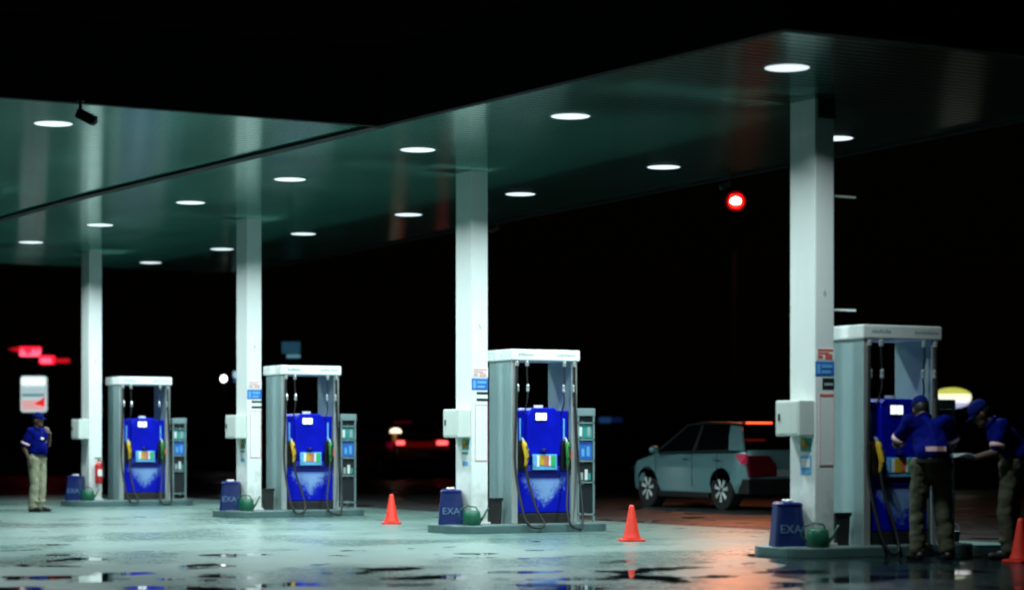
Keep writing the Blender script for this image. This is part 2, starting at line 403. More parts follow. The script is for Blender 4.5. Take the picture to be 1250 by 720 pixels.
# ------------------------------------------------------------------ columns
def plate(name, x0, x1, z0, z1, m, parent, face='front', t=.004, off=.0):
    mb = MB()
    if face == 'front': mb.box(x0, x1, -.210-t-off, -.2095-off, z0, z1)
    else: mb.box(-.120-t-off, -.1195-off, x0, x1, z0, z1)
    return mb.build(name, m, parent)
def make_column(k):
    t = empty('canopy_column', P1 + U*(PITCH*k), TH)
    MB().prism(rrect(-.12, .12, -.21, .21, .012, 3), ISL_H, CEIL+.012).build('shaft', M['column'], t)
    MB().prism(rrect(-.15, .15, -.24, .24, .02, 3), ISL_H, ISL_H+.03).build('base_plate', M['column'], t, bevel=.006)
    if k == 0:
        MB().box(-.085, .124, -.225, -.2095, CEIL-.19, CEIL-.002).build('collar', M['collar'], t)
        for z in (3.655, 2.50):
            MB().tube([(.12, -.05, z), (.52, -.05, z)], .011).build('banner_arm', M['column'], t)
    b = MB().box(-.31, -.1205, -.198, .20, 1.215, 1.575).build('control_box', M['box'], t, bevel=.012)
    MB().box(-.3135, -.3095, -.17, .17, 1.24, 1.55).build('box_door', M['box'], b, bevel=.0015)
    MB().box(-.325, -.313, .12, .14, 1.37, 1.44).build('latch', M['black'], b)
    words('6543'[k], .085, M['digit'], t, 'number', (0.0, -.2115, 2.62+.03*(k == 0)))
    # notices on the front face
    if k < 3:
        n = plate('notice', -.105, .118, 1.98, 2.10, M['white'], t)
        for j, (xa, xb, za, zb) in enumerate(((-.09, .10, 2.075, 2.09), (-.09, .05, 2.045, 2.06), (.0, .09, 1.995, 2.04), (-.09, -.03, 2.0, 2.03))):
            plate('print', xa, xb, za, zb, M['stred' if k == 0 else 'stpink'], n, off=.005)
        n = plate('notice', -.118, .118, 1.82, 1.965, M['stblue'], t)
        for xa, xb, za, zb in ((-.10, -.06, 1.84, 1.94), (-.04, .09, 1.90, 1.935), (-.04, .07, 1.845, 1.875)):
            plate('print', xa, xb, za, zb, M['lightblue'], n, off=.005)
        if k == 0:
            n = plate('notice', -.03, .118, 1.685, 1.80, M['stblack'], t)
            plate('print', -.01, .10, 1.725, 1.75, M['digit'], n, off=.005)
        else:
            plate('notice', -.045, .116, 1.765, 1.795, M['stblack'], t); plate('notice', -.045, .116, 1.68, 1.712, M['stblack'], t)
        # tall framed sheet
        n = plate('notice', -.07, .112, .92, 1.64, M['white'], t)
        for q in ((-.07, .112, 1.615 if k == 0 else 1.63, 1.64), (-.07, .112, .92, .932), (-.07, -.06, .93, 1.63), (.102, .112, .93, 1.63)):
            plate('border', *q, M['stred' if (k == 0 and q[2] > 1.6) else 'stpink'], n, off=.004)
        # small labels on the left face below the box
        n = plate('label_card', -.15, .03, 1.06, 1.20, M['stteal'], t, 'left')
        plate('print', -.11, .02, 1.09, 1.15, M['stbrown'], n, 'left', off=.005); plate('print', -.06, .0, 1.12, 1.19, M['yellow'], n, 'left', off=.009)
        if k == 0:
            n = plate('label_card', -.15, .03, .83, 1.02, M['lightblue'], t, 'left')
            plate('print', -.13, .01, .90, .99, M['white'], n, 'left', off=.005)
        else:
            plate('label_card', -.12, .03, 1.0, 1.03, M['stteal'], t, 'left')
            n = plate('label_card', -.12, .03, .86, .91, M['lightblue'], t, 'left')
    return t
col_lab = ['white canopy column at the right, nearest, with a blue notice and long framed sheet', 'white canopy column rising behind the bright green watering can, tallest near the middle',
           'white canopy column second from the left, numbered 4 above its red and blue notices', 'thin leftmost white canopy column with a fire extinguisher near its foot']
for k in range(4):
    tag(make_column(k), col_lab[k], 'column', 'white columns carrying the canopy')

# ------------------------------------------------------------------ fuel dispensers
def splash_mat():
    m = bpy.data.materials.new('cabinet_print'); m.use_nodes = True; nt = m.node_tree; N = nt.nodes; L = nt.links
    b = N['Principled BSDF']; sset(b, Roughness=.34, Specular_IOR_Level=.25)
    tc = N.new('ShaderNodeTexCoord'); sp = N.new('ShaderNodeSeparateXYZ'); L.new(tc.outputs['Object'], sp.inputs[0])
    n = N.new('ShaderNodeTexNoise'); n.inputs['Scale'].default_value = 11; n.inputs['Detail'].default_value = 8; n.inputs['Roughness'].default_value = .7; n.inputs['Distortion'].default_value = 1.5
    gp = N.new('ShaderNodeNewGeometry'); L.new(gp.outputs['Position'], n.inputs['Vector'])
    def mth(op, a, c):
        x = N.new('ShaderNodeMath'); x.operation = op
        for i, v in ((0, a), (1, c)):
            if isinstance(v, (int, float)): x.inputs[i].default_value = v
            else: L.new(v, x.inputs[i])
        return x.outputs[0]
    # a splash that spreads towards its top
    dx = mth('ABSOLUTE', mth('SUBTRACT', sp.outputs['X'], .93), 0)
    w = mth('MULTIPLY', mth('SUBTRACT', sp.outputs['Z'], .28), 1.0)
    inside = mth('SUBTRACT', w, dx)
    v = mth('ADD', mth('MULTIPLY', inside, 1.6), mth('SUBTRACT', n.outputs['Fac'], .50))
    r = N.new('ShaderNodeMapRange'); L.new(v, r.inputs[0]); r.inputs[1].default_value = .02; r.inputs[2].default_value = .32; r.inputs[4].default_value = .75
    top = N.new('ShaderNodeMapRange'); L.new(sp.outputs['Z'], top.inputs[0]); top.inputs[1].default_value = .64; top.inputs[2].default_value = .72; top.inputs[3].default_value = 1; top.inputs[4].default_value = .1
    f = mth('MULTIPLY', r.outputs[0], top.outputs[0])
    x = N.new('ShaderNodeMix'); x.data_type = 'RGBA'; x.inputs[6].default_value = (.002, .006, .42, 1); x.inputs[7].default_value = (.26, .44, .70, 1)
    L.new(f, x.inputs[0]); L.new(x.outputs[2], b.inputs['Base Color'])
    return m
M['print'] = splash_mat()
def make_pump():
    t = empty('fuel_dispenser', (0, 0, 0), TH); z0 = ISL_H
    MB().box(.44, 1.37, -.27, .27, z0, .24).build('plinth', M['black'], t, bevel=.008)
    MB().prism(rrect(.42, .498, -.30, .30, .025, 4), z0, 2.198).build('side_panel', M['side'], t)
    MB().prism(rrect(1.312, 1.39, -.30, .30, .025, 4), z0, 2.198).build('side_panel', M['side'], t)
    for xa in (.417, 1.309):
        MB().box(xa, xa+.084, -.309, -.2955, .115, 2.195).build('edge_trim', M['chrome'], t, bevel=.004)
    cap = MB().box(.385, 1.425, -.34, .34, 2.20, 2.345).build('cap', M['cap'], t, bevel=.02, seg=3)
    # small worn grey lettering, too faint to read: dashes of unequal length
    for xa, wd in ((.50, .22), (1.06, .28)):
        mb = MB(); x = xa
        while x < xa+wd:
            w = random.uniform(.012, .03); mb.box(x, x+w, -.3425, -.3395, 2.262, 2.262+random.uniform(.022, .036)); x += w+.008
        mb.build('lettering', M['digit'], cap)
    MB().box(.4985, 1.3115, -.26, .26, .25, .86).build('lower_cabinet', M['print'], t, bevel=.01)
    MB().box(.4985, 1.3115, -.235, .235, .862, 1.565).build('console', M['blue'], t, bevel=.012)
    c = MB().loft([[(.66, y, .97), (1.17, y, .97), (1.17, y, 1.52), (1.08, y, 1.60), (.75, y, 1.60), (.66, y, 1.52)] for y in (-.275, .275)]).build('display_head', M['blue'], t, bevel=.02, seg=3)
    d = MB().box(.775, .955, -.284, -.272, 1.425, 1.545).build('display', M['blackgloss'], c, bevel=.003)
    MB().box(.785, .860, -.287, -.283, 1.44, 1.53).build('screen', M['screen'], d)
    MB().box(.870, .945, -.287, -.283, 1.44, 1.53).build('screen', M['screen'], d)
    MB().box(.86, .99, -.12, -.10, 1.60, 1.635).build('price_flag', M['white'], c)
    for x in (.575, 1.235):
        MB().box(x-.012, x+.012, -.245, -.233, 1.16, 1.46).build('light_strip', M['lightblue'], t, bevel=.004)
    # nozzle boots
    for x in (.585, 1.235):
        bt = MB().loft([[(x-.075, y, .80), (x+.075, y, .80), (x+.075, y, 1.12), (x+.05, y, 1.18), (x-.05, y, 1.18), (x-.075, y, 1.12)] for y in (-.31, -.236)]).build('nozzle_boot', M['blackgloss'], t, bevel=.012)
    # grade buttons on a printed strip
    g = MB().box(.735, 1.10, -.292, -.2755, .80, 1.00).build('grade_panel', M['lightblue'], t, bevel=.004)
    xs = .745
    for m, w in (('lightblue', .05), ('white', .045), ('yellow', .07), ('orange', .035), ('stred', .03), ('white', .035), ('labelgreen', .07)):
        MB().box(xs, xs+w-.006, -.299, -.2915, .84+random.uniform(0, .02), .985).build('grade_button', M[m], g, bevel=.003); xs += w
    MB().box(.66, 1.17, -.270, -.2595, .70, .795).build('card_reader', M['bluedark'], t, bevel=.006)
    MB().lathe([(.02, 0), (.05, .0), (.05, .03), (.03, .045)], 12, (.90, -.29, 1.03)).build('button_guard', M['bluedark'], t)
    def nozzle(x, m, s):
        n = MB().cap((x, -.335, 1.13), (x+.012*s, -.375, .96), .034, .030).cap((x+.012*s, -.375, .96), (x+.01*s, -.35, .86), .028, .018).build('nozzle', m, t, smooth=True)
        MB().tube([(x, -.32, 1.13), (x, -.30, 1.19), (x, -.27, 1.21), (x, -.25, 1.17)], [.022, .016, .013, .012]).build('spout', M['chrome'], n)
        MB().tube([(x+.006*s, -.375, 1.10), (x+.02*s, -.425, 1.05), (x+.022*s, -.43, .97), (x+.012*s, -.385, .93)], .009).build('trigger_guard', M['blackgloss'], n)
        return n
    nozzle(.585, M['yellow'], 1); nozzle(1.235, M['green'], -1)
    MB().box(1.288, 1.31, -.33, -.26, .93, 1.06).build('swivel_tag', M['stred'], t, bevel=.004)
    J = lambda a=.03: random.uniform(-a, a)
    def smooth_path(ps, n=6):
        ps = [Vector(p) for p in ps]; out = []
        for i in range(len(ps)-1):
            a, b, c, d = ps[max(0, i-1)], ps[i], ps[i+1], ps[min(len(ps)-1, i+2)]
            for k in range(n):
                q = k/n; out.append(.5*((2*b)+(c-a)*q+(2*a-5*b+4*c-d)*q*q+(3*b-a-3*c+d)*q**3))
        return out+[ps[-1]]
    for s, x in ((1, .585), (-1, 1.235)):
        j1, j2, j3 = J(.05), J(.06), abs(J(.06))
        pts = [(x+.01*s, -.35, .87), (x+(.03+j1*.5)*s, -.40, .62), (x+(.09+j1)*s, -.50, .28), (x+(.10+j1+j2)*s, -.565, .08+j3), (x+(.02+j2)*s, -.59, .025+j3), (x-.07*s, -.57, .06+j3), (x-.125*s, -.50, .30), (x-.150*s, -.36, .85), (x-.120*s, -.335, 1.5), (x-.105*s, -.325, 2.20)]
        MB().tube(smooth_path(pts), .017, 8).build('hose', M['black'], t, smooth=True)
        for dx in (-.105, .045):
            h = MB().tube(smooth_path([(x+dx*s, -.325, 2.21), (x+dx*s, -.325, 2.02), (x+(dx+.012)*s, -.325, 1.82), (x+dx*s, -.32, 1.66), (x+dx*s, -.24, 1.52)]), .010, 6).build('retractor_cable', M['black'], t, smooth=True)
            MB().lathe([(.010, 0), (.024, .01), (.024, .06), (.012, .075)], 10, (x+dx*s, -.325, 2.125)).build('fitting', M['chrome'], h)
            MB().lathe([(.010, 0), (.021, .015), (.016, .05), (.021, .08), (.010, .10)], 10, (x+(dx+.012)*s, -.325, 1.80)).build('fitting', M['chrome'], h)
    return t
pump_lab = ['tall fuel dispenser at the right, half hidden by an attendant working at it', 'tall fuel dispenser with a bright blue front, right of the middle column',
            'tall fuel dispenser second from the left, its hoses looped on the kerb', 'farthest and smallest fuel dispenser, at the left beside the extinguisher']
for k in range(4):
    t = make_pump()
    t.location = P1 + U*(PITCH*k); tag(t, pump_lab[k], 'fuel pump', 'fuel dispensers on the islands')

# ------------------------------------------------------------------ merchandise racks right of each pump
def make_rack():
    t = empty('display_rack', (0, 0, 0), TH); z = ISL_H
    f = MB()
    for x in (1.535, 1.775):
        for y in (-.10, .16): f.box(x-.012, x+.012, y-.012, y+.012, z, 1.58)
    for zz in (.20, .62, .90, 1.18, 1.40): f.box(1.523, 1.787, -.112, .172, zz, zz+.018)
    f.build('frame', M['side'], t)
    MB().box(1.515, 1.795, -.118, .178, 1.50, 1.60).build('header_board', M['side'], t, bevel=.006)
    for za, zb, m in ((1.435, 1.49, 'stblack'), (1.21, 1.385, 'stteal'), (.93, 1.165, 'stblue'), (.65, .88, 'stblack'), (.23, .60, 'stblack')):
        MB().box(1.548, 1.762, -.085, -.075, za, zb).build('shelf_card', M[m], t)
    for x, za, h, m in ((1.585, 1.235, .12, 'white'), (1.65, 1.235, .10, 'stteal'), (1.71, 1.235, .12, 'digit'), (1.60, .66, .10, 'digit'), (1.67, .66, .14, 'white'), (1.72, .66, .09, 'stteal'), (1.62, .97, .10, 'lightblue'), (1.70, .97, .13, 'lightblue')):
        MB().box(x-.022, x+.022, -.0905, -.0845, za, za+h).build('price_card', M[m], t)
    return t
rack = make_rack()
rack_lab = ['narrow display rack in the dark behind the attendants at the right', 'narrow display rack with price cards right of the bright blue pump near the middle',
            'narrow display rack with price cards beside the second pump from the left', 'dim narrow display rack right of the farthest pump at the left']
for k in range(4):
    t = rack if k == 0 else copy_tree(rack)
    t.location = P1 + U*(PITCH*k); tag(t, rack_lab[k], 'display rack', 'display racks beside the pumps')

# ------------------------------------------------------------------ bins, cans, buckets on the islands
def isl_pt(k, x, y, z=0): p = P1 + U*(PITCH*k) + V*x + U*y; return Vector((p.x, p.y, z))
def make_bin():
    t = empty('waste_bin', (0, 0, 0))
    def ring(h, z): return [(x, y, z) for x, y in rrect(-h, h, -h, h, .05, 4)]
    MB().loft([ring(.165, 0), ring(.160, .05), ring(.130, .40), ring(.127, .42)]).build('body', M['bin'], t, smooth=False)
    MB().loft([ring(.134, .40), ring(.136, .425), ring(.118, .44), ring(.105, .442)]).build('lid', M['bluedark'], t)
    p = MB()
    for a in range(5):
        x, y = random.uniform(-.06, .07), random.uniform(-.06, .06); p.ell((x, y, .45), (.05, .035, .018), Euler((random.uniform(-.3, .3), random.uniform(-.4, .4), random.uniform(0, 3))).to_matrix(), 8, 5)
    p.build('crumpled_paper', M['white'], t)
    words('EXA', .12, M['binprint'], t, 'lettering', (-.005, -.1545, .17), (R(90-5), 0, 0), .003)
    return t
binp = make_bin()
bin_lab = ['blue lettered waste bin at the foot of the right-hand column', 'bright blue waste bin lettered in white beside the bright green can', 'blue waste bin at the foot of the second column from the left', 'small dark blue waste bin at the foot of the leftmost column']
for k in range(4):
    t = binp if k == 0 else copy_tree(binp)
    t.location = isl_pt(k, -.285, .03, ISL_H); t.rotation_euler = (0, 0, R(8 - 5*k)); tag(t, bin_lab[k], 'waste bin', 'blue waste bins at the columns')
def make_can():
    t = empty('watering_can', (0, 0, 0))
    MB().lathe([(.12, 0), (.135, .01), (.128, .12), (.118, .19), (.10, .205), (.085, .20)], 24).build('body', M['can'], t, smooth=True)
    MB().tube([(.115, 0, .05), (.17, 0, .12), (.21, 0, .20), (.235, 0, .245)], [.022, .015, .012, .016]).build('spout', M['can'], t, smooth=True)
    MB().tube([(-.12, 0, .06), (-.19, 0, .13), (-.16, 0, .22), (-.05, 0, .27), (.06, 0, .25), (.085, 0, .195)], .011).build('handle', M['can'], t, smooth=True)
    return t
can = make_can()
can_lab = ['dark watering can in shade at the foot of the right-hand column', 'bright green watering can at the foot of the middle column', 'green watering can at the foot of the second column from the left', 'dull green watering can at the foot of the leftmost column']
for k in range(4):
    t = can if k == 0 else copy_tree(can)
    t.location = isl_pt(k, -.19, -.345, ISL_H); t.scale = (.88, .88, .90); t.rotation_euler = (0, 0, R(-4)); tag(t, can_lab[k], 'watering can', 'watering cans at the columns')
def make_tub():
    t = empty('black_bucket', (0, 0, 0))
    MB().loft([[(x, y, 0) for x, y in rrect(-.075, .075, -.075, .075, .02, 3)], [(x, y, .26) for x, y in rrect(-.085, .085, -.085, .085, .02, 3)], [(x, y, .26) for x, y in rrect(-.075, .075, -.075, .075, .02, 3)], [(x, y, .04) for x, y in rrect(-.068, .068, -.068, .068, .02, 3)]]).build('body', M['black'], t)
    MB().box(-.092, .092, -.092, -.084, .235, .268).build('rim', M['blackgloss'], t, bevel=.003)
    return t
tub = make_tub()
tub_lab = ['tall black bucket between the right-hand column and its pump', 'black bucket between the middle column and the bright blue pump', 'black bucket between the second column from the left and its pump']
for k in range(3):
    t = tub if k == 0 else copy_tree(tub)
    t.location = isl_pt(k, .275, -.10, ISL_H); t.rotation_euler = (0, 0, TH*.6)
    if k == 0: t.scale = (1, 1, 1.25)
    tag(t, tub_lab[k], 'bucket', 'black buckets between column and pump')
# extinguisher on the leftmost column
t = empty('fire_extinguisher', isl_pt(3, .03, -.285, ISL_H), TH); tag(t, 'red fire extinguisher on the front of the leftmost column', 'fire extinguisher')
MB().lathe([(.05, .30), (.065, .31), (.068, .36), (.068, .62), (.055, .66), (.025, .69), (.022, .71)], 16).build('cylinder', M['extred'], t, smooth=True)
MB().tube([(0, 0, .70), (0, 0, .75)], .018).box(-.07, .05, -.012, .012, .75, .77).build('valve', M['blackgloss'], t)
MB().tube([(.03, 0, .73), (.085, -.01, .68), (.09, -.02, .5), (.085, -.02, .40)], .010).build('hose', M['black'], t)
MB().box(-.04, .04, -.071, -.066, .44, .56).build('label_card', M['white'], t)
MB().box(-.03, .03, .05, .074, .34, .64).build('bracket', M['blackgloss'], t)

# ------------------------------------------------------------------ cones
def make_cone():
    t = empty('traffic_cone', (0, 0, 0))
    MB().prism(rrect(-.135, .135, -.135, .135, .03, 4), 0, .028).build('base', M['cone'], t, bevel=.006)
    MB().lathe([(.112, .028), (.105, .045), (.085, .10), (.030, .40), (.022, .42), (.014, .42), (.014, .36)], 24).build('body', M['cone'], t, smooth=True)
    return t
cone = make_cone()
for i, (px, py, lab) in enumerate(((478, 639.5, 'small orange traffic cone between the two middle pumps, near the red car'), (771, 660.5, 'orange traffic cone standing in front of the silver car'), (1246, 687, 'orange traffic cone cut by the right picture edge, beside the stooping attendant'))):
    t = cone if i == 0 else copy_tree(cone)
    t.location = on_ground(px, py) + Vector((0, 0, .004 if i < 2 else .008)); t.rotation_euler = (0, 0, .3*i); tag(t, lab, 'traffic cone', 'orange traffic cones')

# ------------------------------------------------------------------ cars
def car(label, p, rz, paint, name, lit=False):
    t = empty(name, p, rz); tag(t, label, 'car')
    Lf, Lr, W = 2.05, -2.08, .89
    wx, wr = 1.30, .37
    def arch(cx, r, n=10): return [(cx + r*math.cos(R(180-180*k/n)), .33 + r*math.sin(R(180-180*k/n))) for k in range(n+1)]
    low = [(Lr+.05, .42)] + [(-wx-.43, .30)] + arch(-wx, .42) + [(-wx+.43, .24), (wx-.43, .24)] + arch(wx, .42) + [(wx+.43, .28), (Lf-.05, .34), (Lf, .48), (Lf-.03, .74), (Lf-.22, .86), (1.10, 1.00), (.5, 1.02), (-.6, 1.06), (-1.75, 1.09), (Lr+.06, 1.06), (Lr, .92), (Lr, .52)]
    mb = MB()
    def side(y, t, k):     # rings across the width: corners and sill tuck in towards the flank
        out = []
        for x, z in low:
            end = min(1, max(0, (abs(x)-1.55)/.5))
            out.append((x - math.copysign(t*1.6*end**2, x), y - k*t*.55*max(0, (z-.62)/.45)**2 - k*t*.35*max(0, (.62-z)/.35)**2, z))
        return out
    lay_ = [(0, .30), (.015, .20), (.05, .115), (.12, .05), (.24, .012), (.40, 0)]
    mb.loft([side(-W+d, t_, -1) for d, t_ in lay_] + [side(W-d, t_, 1) for d, t_ in reversed(lay_)])
    body = mb.build('body', paint, t)
    for p_ in body.data.polygons: p_.use_smooth = True
    body.data.set_sharp_from_angle(angle=R(38))
    for cx in (-wx, wx): MB().box(cx-.50, cx+.50, -W+.27, W-.27, .22, .86).build('wheel_well', M['trim'], t)
    # lower cladding and bumpers
    MB().box(-wx+.42, wx-.42, -W+.01, W-.01, .20, .30).build('sill', M['trim'], t, bevel=.01)
    MB().box(Lr-.03, Lr+.30, -W+.06, W-.06, .28, .56).build('rear_bumper', M['trim'], t, bevel=.03)
    # greenhouse: dark glass body, roof and pillars proud of it
    prof = [(1.02, 1.02), (.20, 1.50), (-.4, 1.545), (-1.45, 1.52), (-1.98, 1.07)]
    def gh(y, k): return [(x, y*(1-.22*max(0, (z-1.03)/.5)), z+k) for x, z in prof]
    MB().loft([gh(-W+.04, 0), gh(W-.04, 0)]).build('window', M['glass'], t)
    roof = [(.22, 1.49), (-.4, 1.535), (-1.45, 1.51), (-1.62, 1.49)]
    yr = W*.775
    MB().loft([[(x, -yr, z) for x, z in roof] + [(x, -yr, z+.035) for x, z in reversed(roof)], [(x, yr, z) for x, z in roof] + [(x, yr, z+.035) for x, z in reversed(roof)]]).build('roof', M['trim'], t, bevel=.008)
    for s in (-1, 1):
        def q(x, z): return (x, s*((W-.04)*(1-.22*max(0, (z-1.03)/.5))+.004), z)
        def pillar(pts, name, m):
            a = [q(*p) for p in pts]; b = [(x, y-s*.03, z) for x, y, z in a]
            return MB().loft([a, b]).build(name, m, t)
        pillar([(1.06, 1.01), (.98, 1.01), (.18, 1.48), (.22, 1.50)], 'windscreen_pillar', M['trim'])
        pillar([(-.28, 1.03), (-.38, 1.03), (-.38, 1.52), (-.30, 1.52)], 'door_pillar', M['trim'])
        pillar([(-1.50, 1.06), (-2.00, 1.05), (-1.66, 1.48), (-1.30, 1.50), (-1.36, 1.30)], 'rear_pillar', paint)
        pillar([(1.06, .995), (-1.9, 1.06), (-1.9, 1.075), (1.02, 1.02)], 'belt_trim', M['trim'])
        for cx in (.05, -1.0): MB().box(cx-.10, cx+.08, s*W-.02 if s > 0 else -W-.022, s*W+.022 if s > 0 else -W+.02, .915, .945).build('door_handle', paint, t, bevel=.008)
        for xa in (.98, -.32, -1.18):
            MB().box(xa-.006, xa+.006, s*(W-.003)-.001, s*(W-.003)+.004, .40, 1.0).build('door_gap', M['trim'], t)
        m_ = MB().ell((.86, s*(W+.09), 1.06), (.07, .10, .075)).build('wing_mirror', paint, t, smooth=True)
        # lamps
        MB().loft([[(Lr+.34, s*(W-.02), .98), (Lr+.10, s*(W+.003), .82), (Lr-.008, s*(W-.05), .82), (Lr-.008, s*(W-.05), 1.0)], [(Lr+.28, s*(W-.10), .98), (Lr+.10, s*(W-.10), .82), (Lr+.04, s*(W-.12), .82), (Lr+.04, s*(W-.12), 1.0)]]).build('tail_light', M['tail'], t)
        if not lit: MB().loft([[(x, s*.24, .60), (x, s*(W-.10), .58), (x, s*(W-.07), .74), (x, s*(W-.05), .97), (x, s*.40, .97), (x, s*.26, .80)] for x in (Lr-.03, Lr+.06)]).build('tailgate_panel', M['tailpanel'], t, bevel=.03)  # dull red panel with a faint emission of its own
        if lit and s > 0: MB().box(Lr-.018, Lr+.01, -.78, .78, .86, 1.00).build('glow_bar', M['tailglow'], t, bevel=.01)  # added bar imitating the dim red glow across the tail
        if lit: MB().box(Lr-.025, Lr-.019, min(s*.48, s*.80), max(s*.48, s*.80), .93, 1.03).build('brake_light', M['tailhot'], t, bevel=.01)
        MB().ell((Lf-.12, s*(W-.22), .72), (.14, .20, .07)).build('headlight', M['glass'], t, smooth=True)
    MB().box(-1.72, -1.52, -.60, .60, 1.515, 1.565).build('spoiler', M['trim'], t, bevel=.015)
    MB().box(-1.727, -1.70, .12, .62, 1.525, 1.553).build('stop_lamp', M['stop'] if not lit else M['tail'], t)
    MB().box(Lr-.022, Lr-.005, -.26, .26, .60, .72).build('number_plate', M['digit'], t)
    for cx in (wx, -wx):
        for s in (-1, 1):
            w = empty('wheel', (cx, s*(W-.13), wr-.02)); w.parent = t
            rot = Matrix.Rotation(R(90), 4, 'X')
            def lay(mb):
                bmesh.ops.transform(mb.bm, matrix=rot, verts=mb.bm.verts[:]); return mb
            lay(MB().lathe([(.23, -.11), (.345, -.11), (.365, -.085), (.365, .085), (.345, .11), (.23, .11)], 28)).build('tyre', M['tyre'], w, smooth=False)
            sp = MB()
            for k in range(7):
                a = 2*math.pi*k/7+.3
                for da in (-.10, .10):
                    d0 = Vector((.05*math.cos(a), .05*math.sin(a), 0)); d1 = Vector((.215*math.cos(a+da), .215*math.sin(a+da), 0))
                    for zz in (.100, -.100): sp.tube([d0+Vector((0, 0, zz)), d1+Vector((0, 0, zz*1.05))], [.020, .015], 6)
            sp.lathe([(.235, -.10), (.245, -.105), (.245, .105), (.235, .10), (.205, .10), (.205, -.10)], 28)
            sp.lathe([(.055, -.10), (.055, .10)], 12)
            lay(sp).build('rim', M['rim'], w)
            lay(MB().lathe([(.20, -.03), (.20, .03)], 20)).build('brake_disc', M['trim'], w)
    return t
_ca = R(115.5); CARP = Vector((3.66, 39.35, 0)) + Vector((math.cos(_ca), math.sin(_ca), 0))*1.3 + Vector((math.sin(_ca), -math.cos(_ca), 0))*.78
car('silver blue hatchback waiting in the dark between the pumps, red tail lamps on', CARP, R(115.5), M['silver'], 'parked_car').scale = (1, 1, .965)
# far red car
c = at(512, 560, 74); c.z = 0
car('dark red car far off in the dark with two bright tail lamps', c + U*1.6 + Vector((-.2, 0, 0)), R(116), M['carred'], 'distant_car', lit=True).scale = (1.17,)*3

